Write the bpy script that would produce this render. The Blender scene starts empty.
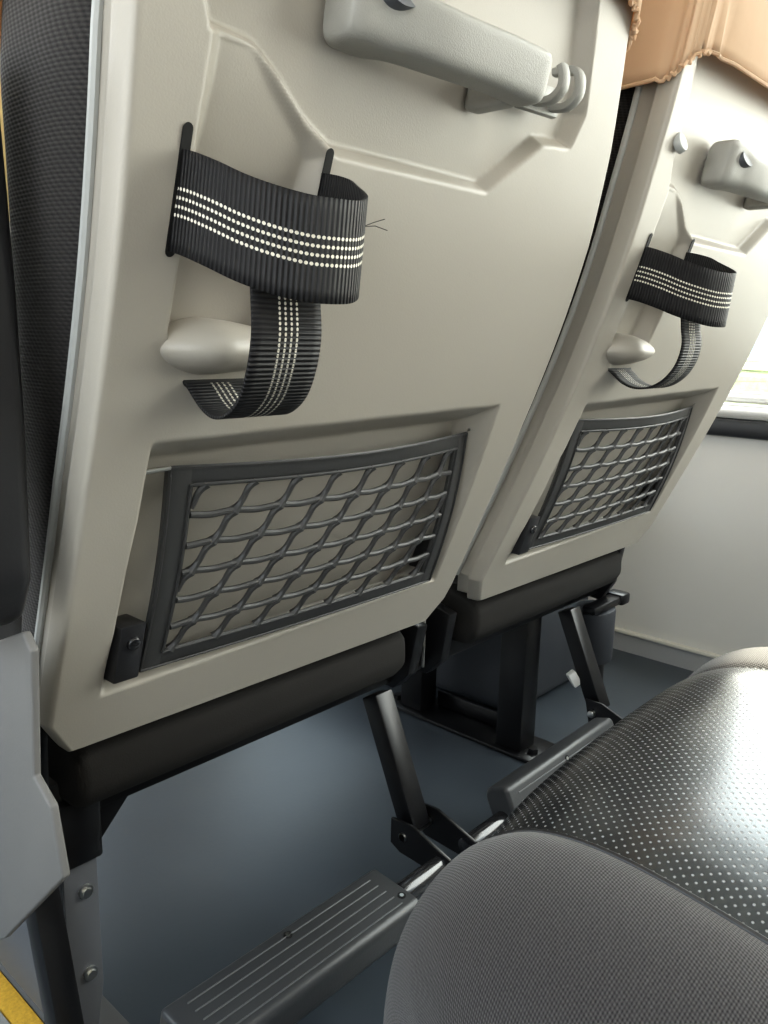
import bpy, bmesh, math, random
import numpy as np
from mathutils import Vector, Matrix
random.seed(7)
H = 0.57            # eye height above the bus floor; z below is measured from the eye, Z() lifts it
sc = bpy.context.scene
C = sc.collection

# ------------------------------------------------------------------ helpers
def Z(z): return z + H
PC = [-1.24678839, 0.27525162, 0.49650652, -0.38671674, 0.35635894]
def prof(z):                       # rear face of a front seat back, y as a function of z
    return np.polyval(PC, z)

def sm(a, b, x):
    t = np.clip((x - a) / (b - a), 0, 1); return t * t * (3 - 2 * t)

def mesh_obj(name, verts, faces, mat, parent=None, smooth=True, uvs=None, autosharp=None):
    me = bpy.data.meshes.new(name)
    me.from_pydata([tuple(v) for v in verts], [], faces)
    if uvs is not None:
        ul = me.uv_layers.new(name='UVMap')
        vi = np.zeros(len(me.loops), dtype=np.int32); me.loops.foreach_get('vertex_index', vi)
        ul.data.foreach_set('uv', np.asarray(uvs, dtype=np.float32)[vi].ravel())
    me.update()
    o = bpy.data.objects.new(name, me); C.objects.link(o)
    if mat: me.materials.append(mat)
    if smooth: me.polygons.foreach_set('use_smooth', [True] * len(me.polygons))
    if parent: o.parent = parent
    return o

def bm_obj(name, bm, mat, parent=None, smooth=True, angle=35):
    bmesh.ops.recalc_face_normals(bm, faces=bm.faces)
    if smooth:
        for f in bm.faces: f.smooth = True
        for e in bm.edges:
            if len(e.link_faces) == 2 and e.calc_face_angle(0) > math.radians(angle): e.smooth = False
    me = bpy.data.meshes.new(name); bm.to_mesh(me); bm.free()
    o = bpy.data.objects.new(name, me); C.objects.link(o)
    if mat: me.materials.append(mat)
    if parent: o.parent = parent
    return o

def box(bm, lo, hi, bev=0.0, seg=2, M=None):
    lo = Vector(lo); hi = Vector(hi)
    r = bmesh.ops.create_cube(bm, size=1.0)
    vs = r['verts']
    for v in vs: v.co = Vector(((lo[i] + hi[i]) / 2 + v.co[i] * (hi[i] - lo[i]) for i in range(3)))
    if bev > 0:
        es = list({e for v in vs for e in v.link_edges})
        q = bmesh.ops.bevel(bm, geom=es, offset=bev, segments=seg, profile=0.5, affect='EDGES')
        vs = list({v for f in q['faces'] for v in f.verts} | {v for v in vs if v.is_valid})
    if M is not None:
        for v in vs: v.co = M @ v.co
    return vs

def cyl(bm, p, q, r, seg=24, r2=None, bev=0.0):
    p = Vector(p); q = Vector(q); d = q - p
    M = Matrix.Translation((p + q) / 2) @ d.to_track_quat('Z', 'Y').to_matrix().to_4x4()
    res = bmesh.ops.create_cone(bm, cap_ends=True, segments=seg, radius1=r, radius2=r if r2 is None else r2, depth=d.length, matrix=M)
    if bev > 0:
        fs = [f for f in {f for v in res['verts'] for f in v.link_faces} if len(f.verts) > 4]
        es = list({e for f in fs for e in f.edges})
        bmesh.ops.bevel(bm, geom=es, offset=bev, segments=2, profile=0.5, affect='EDGES')

def bar(bm, p, q, w, h, bev=0.002, up=(0, 0, 1)):
    p = Vector(p); q = Vector(q); d = (q - p)
    z = d.normalized(); x = Vector(up).cross(z)
    if x.length < 1e-4: x = Vector((1, 0, 0))
    x.normalize(); y = z.cross(x)
    M = Matrix(((x.x, y.x, z.x, 0), (x.y, y.y, z.y, 0), (x.z, y.z, z.z, 0), (0, 0, 0, 1)))
    M = Matrix.Translation((p + q) / 2) @ M
    box(bm, (-w / 2, -h / 2, -d.length / 2), (w / 2, h / 2, d.length / 2), bev, 2, M)

def prism(bm, pts, a0, a1, axis='x', bev=0.0, seg=2):
    def P(u, v, a):
        return {'x': (a, u, v), 'y': (u, a, v), 'z': (u, v, a)}[axis]
    A = [bm.verts.new(P(u, v, a0)) for u, v in pts]; B = [bm.verts.new(P(u, v, a1)) for u, v in pts]
    n = len(pts); fs = [bm.faces.new(A), bm.faces.new(B[::-1])]
    for i in range(n): fs.append(bm.faces.new((A[i], B[i], B[(i + 1) % n], A[(i + 1) % n])))
    bmesh.ops.recalc_face_normals(bm, faces=fs)
    if bev > 0:
        es = list({e for f in fs for e in f.edges})
        bmesh.ops.bevel(bm, geom=es, offset=bev, segments=seg, profile=0.5, affect='EDGES', clamp_overlap=True)

def tube_mesh(bm, pts, r, seg=8, closed=False):
    pts = [Vector(p) for p in pts]; n = len(pts); rings = []
    up = Vector((0.13, 0.21, 0.97)).normalized()
    for i, p in enumerate(pts):
        a = pts[i - 1] if (i > 0 or closed) else p; b = pts[(i + 1) % n] if (i < n - 1 or closed) else p
        t = (b - a).normalized(); x = t.cross(up).normalized(); y = t.cross(x)
        rr = r[i] if isinstance(r, (list, tuple)) else r
        rings.append([bm.verts.new(p + (x * math.cos(k * 2 * math.pi / seg) + y * math.sin(k * 2 * math.pi / seg)) * rr) for k in range(seg)])
    for i in range(n if closed else n - 1):
        A = rings[i]; B = rings[(i + 1) % n]
        for k in range(seg): bm.faces.new((A[k], A[(k + 1) % seg], B[(k + 1) % seg], B[k]))
    if not closed:
        bm.faces.new(rings[0]); bm.faces.new(rings[-1][::-1])

def catmull(P, n):
    P = np.asarray(P, float); m = len(P)
    Q = np.vstack([2 * P[0] - P[1], P, 2 * P[-1] - P[-2]])
    # resample by chord length
    d = np.r_[0, np.cumsum(np.linalg.norm(np.diff(P, axis=0), axis=1))]
    out = []
    for s in np.linspace(0, d[-1], n):
        i = min(max(int(np.searchsorted(d, s, side='right') - 1), 0), m - 2)
        t = (s - d[i]) / (d[i + 1] - d[i]); p0, p1, p2, p3 = Q[i:i + 4]
        out.append(0.5 * (2 * p1 + (p2 - p0) * t + (2 * p0 - 5 * p1 + 4 * p2 - p3) * t * t + (3 * p1 - p0 - 3 * p2 + p3) * t ** 3))
    return np.array(out)

def tag(o, label=None, cat=None, group=None, kind=None):
    if label: o['label'] = label
    if cat: o['category'] = cat
    if group: o['group'] = group
    if kind: o['kind'] = kind
    return o
def thing(name, label, cat, loc=(0, 0, 0), group=None):
    o = bpy.data.objects.new(name, None); C.objects.link(o); o.location = loc
    o.empty_display_size = 0.05
    return tag(o, label, cat, group)
def struct(o): o['kind'] = 'structure'; return o
def copy_tree(o, parent=None):
    c = o.copy(); C.objects.link(c)
    if parent: c.parent = parent
    for ch in list(o.children): copy_tree(ch, c)
    return c

# ------------------------------------------------------------------ materials
def srgb(r, g, b):
    f = lambda c: ((c / 255 + 0.055) / 1.055) ** 2.4 if c / 255 > 0.04045 else c / 255 / 12.92
    return (f(r), f(g), f(b), 1)
def base_mat(name, col, rough=0.5, metal=0.0, spec=0.5):
    m = bpy.data.materials.new(name); m.use_nodes = True
    b = m.node_tree.nodes['Principled BSDF']
    b.inputs['Base Color'].default_value = col; b.inputs['Roughness'].default_value = rough
    b.inputs['Metallic'].default_value = metal; b.inputs['Specular IOR Level'].default_value = spec
    return m, m.node_tree.nodes, m.node_tree.links, b
def noise_mat(name, col, rough=0.5, metal=0.0, scale=300, bump=0.1, var=0.08, spec=0.5, dist=0.0006, big=6):
    m, N, L, b = base_mat(name, col, rough, metal, spec)
    tc = N.new('ShaderNodeTexCoord')
    n1 = N.new('ShaderNodeTexNoise'); n1.inputs['Scale'].default_value = scale; n1.inputs['Detail'].default_value = 3
    n2 = N.new('ShaderNodeTexNoise'); n2.inputs['Scale'].default_value = big; n2.inputs['Detail'].default_value = 4
    L.new(tc.outputs['Object'], n1.inputs['Vector']); L.new(tc.outputs['Object'], n2.inputs['Vector'])
    bp = N.new('ShaderNodeBump'); bp.inputs['Strength'].default_value = bump; bp.inputs['Distance'].default_value = dist
    L.new(n1.outputs['Fac'], bp.inputs['Height']); L.new(bp.outputs['Normal'], b.inputs['Normal'])
    mx = N.new('ShaderNodeMix'); mx.data_type = 'RGBA'
    mx.inputs[6].default_value = tuple(c * (1 - var) for c in col[:3]) + (1,)
    mx.inputs[7].default_value = tuple(min(1, c * (1 + var)) for c in col[:3]) + (1,)
    L.new(n2.outputs['Fac'], mx.inputs[0]); L.new(mx.outputs[2], b.inputs['Base Color'])
    return m
def math_n(N, L, op, a, b=None, c=None):
    n = N.new('ShaderNodeMath'); n.operation = op
    for i, v in enumerate((a, b, c)):
        if v is None: continue
        if isinstance(v, (int, float)): n.inputs[i].default_value = v
        else: L.new(v, n.inputs[i])
    return n.outputs[0]

M = {}
M['shell'] = noise_mat('shell_plastic', (0.385, 0.360, 0.316, 1), 0.42, scale=900, bump=0.22, var=0.03, dist=0.0004)
M['shell_rim'] = noise_mat('rim_plastic', (0.42, 0.43, 0.42, 1), 0.4, scale=700, bump=0.1, var=0.03)
M['handle'] = noise_mat('handle_plastic', (0.33, 0.325, 0.30, 1), 0.45, scale=1400, bump=0.45, var=0.05, dist=0.0005)
M['cover_grey'] = noise_mat('side_cover_plastic', (0.155, 0.152, 0.147, 1), 0.5, scale=700, bump=0.15, var=0.05)
M['black_plastic'] = noise_mat('black_plastic', (0.022, 0.022, 0.024, 1), 0.38, scale=600, bump=0.12, var=0.2)
M['net'] = noise_mat('net_rubber', (0.056, 0.056, 0.056, 1), 0.46, scale=500, bump=0.12, var=0.2)
M['black_metal'] = noise_mat('black_painted_steel', (0.006, 0.006, 0.007, 1), 0.32, scale=260, bump=0.05, var=0.3)
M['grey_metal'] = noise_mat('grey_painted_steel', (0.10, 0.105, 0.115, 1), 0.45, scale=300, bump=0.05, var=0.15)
M['steel'] = noise_mat('bright_steel', (0.62, 0.62, 0.60, 1), 0.28, 1.0, scale=200, bump=0.03, var=0.1)
M['chrome_black'] = noise_mat('glossy_black_tube', (0.018, 0.018, 0.02, 1), 0.16, scale=100, bump=0.02, var=0.1, spec=0.8)
M['slot'] = base_mat('recess_shade', (0.004, 0.004, 0.004, 1), 0.7)[0]  # near-black that paints the shade inside slots and screw recesses
M['boot'] = noise_mat('grey_black_vinyl', (0.035, 0.038, 0.045, 1), 0.6, scale=90, bump=0.15, var=0.3)
M['wheelbox'] = noise_mat('grey_vinyl_box', (0.06, 0.065, 0.075, 1), 0.55, scale=200, bump=0.1, var=0.25)
M['pad'] = noise_mat('footrest_rubber', (0.045, 0.047, 0.05, 1), 0.38, scale=500, bump=0.18, var=0.15)
M['pad_line'] = noise_mat('footrest_ridge', (0.11, 0.113, 0.117, 1), 0.4, scale=500, bump=0.1, var=0.1)
M['wall'] = noise_mat('wall_panel', (0.60, 0.59, 0.56, 1), 0.5, scale=350, bump=0.08, var=0.04)
M['base'] = noise_mat('baseboard_vinyl', (0.34, 0.345, 0.35, 1), 0.5, scale=300, bump=0.05, var=0.05)
M['base_cap'] = noise_mat('baseboard_cap', (0.58, 0.56, 0.50, 1), 0.45, scale=300, bump=0.05, var=0.05)
M['alu'] = noise_mat('window_aluminium', (0.66, 0.66, 0.64, 1), 0.32, 0.6, scale=200, bump=0.03, var=0.05)
M['rubber'] = noise_mat('window_rubber', (0.02, 0.022, 0.026, 1), 0.45, scale=200, bump=0.08, var=0.2)
M['ceiling'] = noise_mat('ceiling_panel', (0.55, 0.54, 0.51, 1), 0.6, scale=100, bump=0.05, var=0.03)
M['ground'] = noise_mat('pale_concrete', (0.62, 0.60, 0.55, 1), 0.8, scale=20, bump=0.2, var=0.1, big=0.6)
M['facade'] = noise_mat('pale_render', (0.70, 0.68, 0.62, 1), 0.8, scale=30, bump=0.1, var=0.05, big=0.5)
M['blue'] = noise_mat('blue_shutter', (0.30, 0.48, 0.62, 1), 0.6, scale=30, bump=0.1, var=0.1)
M['leaf'] = noise_mat('hedge_leaves', (0.42, 0.48, 0.28, 1), 0.7, scale=20, bump=0.5, var=0.5, big=9)
M['yellow'] = noise_mat('yellow_grit', (0.50, 0.30, 0.03, 1), 0.85, scale=700, bump=0.9, var=0.4, dist=0.001, big=300)
M['track'] = noise_mat('aluminium_edge', (0.30, 0.305, 0.31, 1), 0.42, 0.3, scale=200, bump=0.05, var=0.1)
M['track_dark'] = noise_mat('dark_track', (0.085, 0.085, 0.085, 1), 0.5, scale=300, bump=0.1, var=0.15)
M['white_plastic'] = base_mat('white_plastic', (0.75, 0.75, 0.73, 1), 0.4)[0]
M['curtain'] = noise_mat('cream_cloth', (0.85, 0.70, 0.40, 1), 0.8, scale=300, bump=0.1, var=0.06)
M['floor'] = noise_mat('floor_vinyl', (0.055, 0.066, 0.078, 1), 0.33, scale=160, bump=0.10, var=0.18, spec=0.55, dist=0.0008, big=7)

def fabric(name, c1, c2, sx, sy, bump=0.5, sheen=0.3):
    """ribbed / twill cloth on UV measured in metres"""
    m, N, L, b = base_mat(name, c1, 0.85, 0, 0.25)
    uv = N.new('ShaderNodeUVMap'); sp = N.new('ShaderNodeSeparateXYZ'); L.new(uv.outputs[0], sp.inputs[0])
    u = math_n(N, L, 'MULTIPLY', sp.outputs[0], 2 * math.pi / sx)
    v = math_n(N, L, 'MULTIPLY', sp.outputs[1], 2 * math.pi / sy)
    a = math_n(N, L, 'SINE', math_n(N, L, 'ADD', u, math_n(N, L, 'MULTIPLY', v, 0.35)))
    c = math_n(N, L, 'SINE', v)
    w = math_n(N, L, 'ADD', math_n(N, L, 'MULTIPLY', a, 0.22), math_n(N, L, 'MULTIPLY', c, 0.28))
    w = math_n(N, L, 'ADD', w, 0.5)
    ns = N.new('ShaderNodeTexNoise'); ns.inputs['Scale'].default_value = 900; L.new(uv.outputs[0], ns.inputs['Vector'])
    w2 = math_n(N, L, 'ADD', w, math_n(N, L, 'MULTIPLY', math_n(N, L, 'SUBTRACT', ns.outputs['Fac'], 0.5), 0.9))
    mx = N.new('ShaderNodeMix'); mx.data_type = 'RGBA'; mx.inputs[6].default_value = c1; mx.inputs[7].default_value = c2
    L.new(w2, mx.inputs[0]); L.new(mx.outputs[2], b.inputs['Base Color'])
    bp = N.new('ShaderNodeBump'); bp.inputs['Strength'].default_value = bump; bp.inputs['Distance'].default_value = 0.0006
    L.new(w, bp.inputs['Height']); L.new(bp.outputs['Normal'], b.inputs['Normal'])
    b.inputs['Sheen Weight'].default_value = sheen; b.inputs['Sheen Roughness'].default_value = 0.5
    return m
M['back_fabric'] = fabric('seat_back_cloth', (0.022, 0.021, 0.021, 1), (0.060, 0.056, 0.054, 1), 0.004, 0.0021, 0.6, 0.15)
M['under_fabric'] = noise_mat('underside_cloth', (0.015, 0.0135, 0.012, 1), 0.9, scale=800, bump=0.4, var=0.25)
M['cushion_fabric'] = fabric('cushion_cloth', (0.016, 0.0155, 0.016, 1), (0.082, 0.077, 0.078, 1), 0.0016, 0.0013, 0.6, 0.2)

def leather():
    m, N, L, b = base_mat('perforated_leather', (0.012, 0.013, 0.015, 1), 0.27, 0, 1.0)
    b.inputs['Specular Tint'].default_value = (0.82, 0.92, 1.0, 1)  # puts the bluish colour of the window glare into the leather
    b.inputs['Coat Weight'].default_value = 0.5; b.inputs['Coat Roughness'].default_value = 0.22
    uv = N.new('ShaderNodeUVMap'); mp = N.new('ShaderNodeMapping'); mp.inputs['Rotation'].default_value = (0, 0, math.radians(45))
    p = 0.0038
    mp.inputs['Scale'].default_value = (1 / p, 1 / p, 1); L.new(uv.outputs[0], mp.inputs[0])
    vo = N.new('ShaderNodeTexVoronoi'); vo.voronoi_dimensions = '2D'; vo.inputs['Scale'].default_value = 1; vo.inputs['Randomness'].default_value = 0
    L.new(mp.outputs[0], vo.inputs['Vector'])
    mr = N.new('ShaderNodeMapRange'); mr.inputs['From Min'].default_value = 0.11; mr.inputs['From Max'].default_value = 0.18
    mr.inputs['To Min'].default_value = 1; mr.inputs['To Max'].default_value = 0; L.new(vo.outputs['Distance'], mr.inputs['Value'])
    dot = mr.outputs[0]
    mx = N.new('ShaderNodeMix'); mx.data_type = 'RGBA'; mx.inputs[6].default_value = (0.012, 0.013, 0.015, 1); mx.inputs[7].default_value = (0.26, 0.26, 0.26, 1)
    L.new(dot, mx.inputs[0]); L.new(mx.outputs[2], b.inputs['Base Color'])
    L.new(math_n(N, L, 'ADD', math_n(N, L, 'MULTIPLY', dot, 0.45), 0.27), b.inputs['Roughness'])
    L.new(math_n(N, L, 'SUBTRACT', 0.9, math_n(N, L, 'MULTIPLY', dot, 0.7)), b.inputs['Specular IOR Level'])
    mr2 = N.new('ShaderNodeMapRange'); mr2.interpolation_type = 'SMOOTHSTEP'; mr2.inputs['From Min'].default_value = 0.10; mr2.inputs['From Max'].default_value = 0.26
    L.new(vo.outputs['Distance'], mr2.inputs['Value'])
    ns = N.new('ShaderNodeTexNoise'); ns.inputs['Scale'].default_value = 500; L.new(uv.outputs[0], ns.inputs['Vector'])
    hgt = math_n(N, L, 'ADD', mr2.outputs[0], math_n(N, L, 'MULTIPLY', ns.outputs['Fac'], 0.3))
    bp = N.new('ShaderNodeBump'); bp.inputs['Strength'].default_value = 0.3; bp.inputs['Distance'].default_value = 0.0003
    L.new(hgt, bp.inputs['Height']); L.new(bp.outputs['Normal'], b.inputs['Normal'])
    return m
M['leather'] = leather()

def webbing():
    """u = metres along the strap, v = 0..1 across"""
    m, N, L, b = base_mat('strap_webbing', (0.012, 0.012, 0.013, 1), 0.6, 0, 0.4)
    uv = N.new('ShaderNodeUVMap'); sp = N.new('ShaderNodeSeparateXYZ'); L.new(uv.outputs[0], sp.inputs[0])
    per = 0.0024
    us = math_n(N, L, 'DIVIDE', sp.outputs[0], per)
    rib = math_n(N, L, 'ADD', math_n(N, L, 'MULTIPLY', math_n(N, L, 'SINE', math_n(N, L, 'MULTIPLY', us, 2 * math.pi)), 0.5), 0.5)
    fu = math_n(N, L, 'SUBTRACT', math_n(N, L, 'FRACT', us), 0.5)
    # four dotted lines down the middle
    rs = 0.085
    vv = math_n(N, L, 'DIVIDE', math_n(N, L, 'SUBTRACT', sp.outputs[1], 0.5 - 2 * rs), rs)
    band = math_n(N, L, 'MULTIPLY', math_n(N, L, 'GREATER_THAN', vv, 0), math_n(N, L, 'LESS_THAN', vv, 4))
    fv = math_n(N, L, 'SUBTRACT', math_n(N, L, 'FRACT', vv), 0.5)
    a = math_n(N, L, 'POWER', math_n(N, L, 'DIVIDE', fu, 0.36), 2); c = math_n(N, L, 'POWER', math_n(N, L, 'DIVIDE', fv, 0.21), 2)
    dot = math_n(N, L, 'MULTIPLY', math_n(N, L, 'LESS_THAN', math_n(N, L, 'ADD', a, c), 1.0), band)
    mx0 = N.new('ShaderNodeMix'); mx0.data_type = 'RGBA'; mx0.inputs[6].default_value = (0.005, 0.005, 0.006, 1); mx0.inputs[7].default_value = (0.024, 0.023, 0.024, 1)
    L.new(rib, mx0.inputs[0])
    mx = N.new('ShaderNodeMix'); mx.data_type = 'RGBA'; mx.inputs[7].default_value = (0.80, 0.76, 0.66, 1)
    L.new(mx0.outputs[2], mx.inputs[6]); L.new(dot, mx.inputs[0]); L.new(mx.outputs[2], b.inputs['Base Color'])
    bp = N.new('ShaderNodeBump'); bp.inputs['Strength'].default_value = 0.8; bp.inputs['Distance'].default_value = 0.0009
    L.new(math_n(N, L, 'ADD', rib, math_n(N, L, 'MULTIPLY', dot, 0.4)), bp.inputs['Height']); L.new(bp.outputs['Normal'], b.inputs['Normal'])
    return m
M['web'] = webbing()

def cover_cloth():
    m, N, L, b = base_mat('tan_cover_cloth', (0.78, 0.58, 0.40, 1), 0.8, 0, 0.2)
    tc = N.new('ShaderNodeTexCoord'); n = N.new('ShaderNodeTexNoise'); n.inputs['Scale'].default_value = 60; n.inputs['Detail'].default_value = 5
    L.new(tc.outputs['Object'], n.inputs['Vector'])
    bp = N.new('ShaderNodeBump'); bp.inputs['Strength'].default_value = 0.12; bp.inputs['Distance'].default_value = 0.003
    L.new(n.outputs['Fac'], bp.inputs['Height']); L.new(bp.outputs['Normal'], b.inputs['Normal'])
    tr = N.new('ShaderNodeBsdfTranslucent'); tr.inputs['Color'].default_value = (0.80, 0.56, 0.34, 1)
    ms = N.new('ShaderNodeMixShader'); ms.inputs[0].default_value = 0.35
    out = N['Material Output']; L.new(b.outputs[0], ms.inputs[1]); L.new(tr.outputs[0], ms.inputs[2]); L.new(ms.outputs[0], out.inputs[0])
    b.inputs['Sheen Weight'].default_value = 0.3
    return m
M['cover'] = cover_cloth()

def glass_mat():
    m, N, L, b = base_mat('window_glass', (1, 1, 1, 1), 0.02)
    t = N.new('ShaderNodeBsdfTransparent'); t.inputs[0].default_value = (0.93, 0.95, 0.94, 1)
    g = N.new('ShaderNodeBsdfGlossy'); g.inputs['Roughness'].default_value = 0.02
    ms = N.new('ShaderNodeMixShader'); ms.inputs[0].default_value = 0.06
    L.new(t.outputs[0], ms.inputs[1]); L.new(g.outputs[0], ms.inputs[2]); L.new(ms.outputs[0], N['Material Output'].inputs[0])
    return m
M['glass'] = glass_mat()

# ------------------------------------------------------------------ setting
XW = 1.402
bm = bmesh.new(); box(bm, (0.300, -1.6, -0.03), (XW + 0.03, 2.6, 0.0)); struct(bm_obj('floor', bm, M['floor'], smooth=False))
bm = bmesh.new(); box(bm, (-1.0, -1.6, -0.05), (0.19, 2.6, -0.012)); struct(bm_obj('floor_aisle', bm, M['floor'], smooth=False))
bm = bmesh.new(); box(bm, (0.19, -1.6, -0.05), (0.231, 2.6, 0.002), 0.002)
struct(bm_obj('trim_1', bm, M['track']))
bm = bmesh.new(); box(bm, (0.2315, -1.6, -0.05), (0.2495, 2.6, 0.003), 0.001); struct(bm_obj('trim_2', bm, M['yellow']))
bm = bmesh.new(); box(bm, (0.25, -1.6, -0.05), (0.2995, 2.6, 0.002), 0.0015)
for k in range(14):
    y = -0.5 + k * 0.19
    box(bm, (0.268, y, 0.0015), (0.279, y + 0.03, 0.0045), 0.002)
struct(bm_obj('trim_3', bm, M['track_dark']))
WY0, WY1, WZ0, WZ1 = -1.15, 1.9, 0.455, 1.50
bm = bmesh.new()
for lo, hi in (((XW, -1.6, 0), (XW + 0.06, 2.6, WZ0)), ((XW, -1.6, WZ1), (XW + 0.06, 2.6, 1.85)),
               ((XW, -1.6, WZ0), (XW + 0.06, WY0, WZ1)), ((XW, WY1, WZ0), (XW + 0.06, 2.6, WZ1))): box(bm, lo, hi)
struct(bm_obj('wall_right', bm, M['wall'], smooth=False))
bm = bmesh.new(); box(bm, (XW - 0.008, -1.6, 0.0), (XW, 2.6, 0.034)); struct(bm_obj('baseboard_right', bm, M['base'], smooth=False))
bm = bmesh.new(); box(bm, (XW - 0.012, -1.6, 0.0345), (XW, 2.6, 0.041), 0.002); struct(bm_obj('trim_4', bm, M['base_cap']))
bm = bmesh.new(); box(bm, (-1.0, -1.6, 1.85), (XW + 0.06, 2.6, 1.9)); struct(bm_obj('ceiling', bm, M['ceiling'], smooth=False))
bm = bmesh.new()
for lo, hi in (((-1.06, -1.6, -0.05), (-1.0, 2.6, 0.46)), ((-1.06, -1.6, 1.30), (-1.0, 2.6, 1.85)), ((-1.06, -1.6, 0.46), (-1.0, -1.3, 1.30)), ((-1.06, 2.4, 0.46), (-1.0, 2.6, 1.30))): box(bm, lo, hi)
struct(bm_obj('wall_left', bm, M['wall'], smooth=False))
bm = bmesh.new(); box(bm, (-1.0, -1.66, -0.05), (XW, -1.6, 1.85)); struct(bm_obj('wall_back', bm, M['wall'], smooth=False))
bm = bmesh.new()
for lo, hi in (((-1.0, 2.6, -0.05), (XW, 2.66, 0.98)), ((-1.0, 2.6, 1.55), (XW, 2.66, 1.85)), ((-1.0, 2.6, 0.98), (-0.9, 2.66, 1.55)), ((1.3, 2.6, 0.98), (XW, 2.66, 1.55))): box(bm, lo, hi)
struct(bm_obj('wall_front', bm, M['wall'], smooth=False))
# window: rubber sill, aluminium frame, pane
win = bpy.data.objects.new('window_1', None); C.objects.link(win); win['kind'] = 'structure'; win.location = (XW, 0.4, WZ0)
def wpart(name, mat, boxes):
    bm = bmesh.new()
    for lo, hi, bv in boxes: box(bm, (lo[0] - XW, lo[1] - 0.4, lo[2] - WZ0), (hi[0] - XW, hi[1] - 0.4, hi[2] - WZ0), bv)
    return bm_obj(name, bm, mat, win)
wpart('rubber_seal', M['rubber'], [((XW - 0.022, -1.6, 0.420), (XW + 0.001, 2.6, 0.449), 0.006)])
wpart('window_frame', M['alu'], [((XW - 0.016, -1.6, 0.4495), (XW + 0.02, 2.6, 0.474), 0.004), ((XW + 0.012, -1.6, 0.4745), (XW + 0.04, 2.6, 0.492), 0.003),
      ((XW - 0.006, WY0 - 0.02, WZ1 - 0.02), (XW + 0.03, WY1 + 0.02, WZ1 + 0.01), 0.003),
      ((XW - 0.006, WY0 - 0.02, 0.474), (XW + 0.03, WY0 + 0.02, WZ1), 0.003), ((XW - 0.006, WY1 - 0.02, 0.474), (XW + 0.03, WY1 + 0.02, WZ1), 0.003)])
wpart('glass_pane', M['glass'], [((XW + 0.022, WY0, 0.48), (XW + 0.026, WY1, WZ1), 0)])

# outside
bm = bmesh.new(); box(bm, (XW + 0.2, -30, -1.1), (60, 40, -0.9)); g = bm_obj('pavement', bm, M['ground'], smooth=False); struct(g)
b0 = thing('building', 'pale sunlit building with blue shutters seen through the window', 'building', (18, 8, -0.9))
bm = bmesh.new(); box(bm, (0, -14, 0), (6, 14, 6.0)); bm_obj('wall', bm, M['facade'], b0, smooth=False)
for k in range(6):
    bm = bmesh.new(); y = -11 + k * 4.2; box(bm, (-0.06, y, 0.6), (0.0, y + 1.2, 2.6), 0.02); bm_obj('shutter', bm, M['blue'], b0)
bm = bmesh.new(); box(bm, (-0.5, -8.5, 0), (0.5, 8.5, 1.2), 0.2, 3); bmesh.ops.subdivide_edges(bm, edges=bm.edges[:], cuts=5, use_grid_fill=True)
for v in bm.verts: v.co += Vector((random.uniform(-.12, .12), random.uniform(-.12, .12), random.uniform(-.12, .12) if v.co.z > 0.1 else 0))
hd = bm_obj('hedge', bm, M['leaf']); hd.location = (15.5, 12, -0.9); tag(hd, 'low green hedge in front of the pale building outside', 'hedge')

# ------------------------------------------------------------------ front seats: the moulded back shell
ZB, ZT = -0.272, 0.40
def face_l(z):
    return np.interp(z, [-0.272, -0.245, -0.20, -0.08, 0.03, 0.13, 0.30, 0.37, 0.40], [0.236, 0.218, 0.2145, 0.2068, 0.2035, 0.1995, 0.203, 0.219, 0.25])
def face_r(z):
    return np.interp(z, [-0.272, -0.25, -0.235, -0.16, -0.07, 0.0, 0.07, 0.135, 0.20, 0.30, 0.37, 0.40], [0.602, 0.616, 0.617, 0.609, 0.601, 0.598, 0.594, 0.584, 0.569, 0.560, 0.545, 0.52])
def sd_poly(X, Zc, poly):
    P = np.array(poly, float); n = len(P); d = np.full(X.shape, 1e9); s = np.ones(X.shape)
    for i in range(n):
        a = P[i]; b = P[i - 1]; e = b - a; wx = X - a[0]; wz = Zc - a[1]
        t = np.clip((wx * e[0] + wz * e[1]) / (e @ e), 0, 1)
        d = np.minimum(d, (wx - e[0] * t) ** 2 + (wz - e[1] * t) ** 2)
        c1 = Zc >= a[1]; c2 = Zc < b[1]; c3 = e[0] * wz > e[1] * wx
        s = np.where((c1 & c2 & c3) | (~c1 & ~c2 & ~c3), -s, s)
    return s * np.sqrt(d)
UPPER = [(0.213, 0.33), (0.230, 0.145), (0.236, 0.129), (0.261, 0.127), (0.274, 0.120), (0.298, 0.103), (0.319, 0.0935), (0.450, 0.0935), (0.497, 0.128), (0.528, 0.131), (0.535, 0.150), (0.520, 0.21), (0.512, 0.33)]
WEDGE = [(0.2385, 0.130), (0.262, 0.130), (0.276, 0.116), (0.302, 0.097), (0.3085, 0.088), (0.3035, 0.0), (0.296, -0.012), (0.244, -0.012), (0.238, 0.0), (0.2365, 0.085)]
POCKET = [(0.238, -0.058), (0.553, -0.052), (0.583, -0.222), (0.246, -0.232)]
def shell_depth(X, Zc):
    d = 0.0110 * np.clip(0.5 - sd_poly(X, Zc, UPPER) / 0.0075, 0, 1)
    wd = 0.006 + 0.011 * sm(0.125, 0.03, Zc)
    d = np.maximum(d, wd * np.clip(0.5 - sd_poly(X, Zc, WEDGE) / 0.008, 0, 1))
    p = sd_poly(X, Zc, POCKET)
    deep = 0.030 - 0.012 * sm(-0.075, -0.235, Zc)
    slope = np.interp(Zc, [-0.24, -0.205, -0.10, -0.05], [0.016, 0.007, 0.007, 0.018])
    d = d + deep * np.clip(-p / slope, 0, 1)
    # fine channel under the pocket lip
    return d
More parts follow.
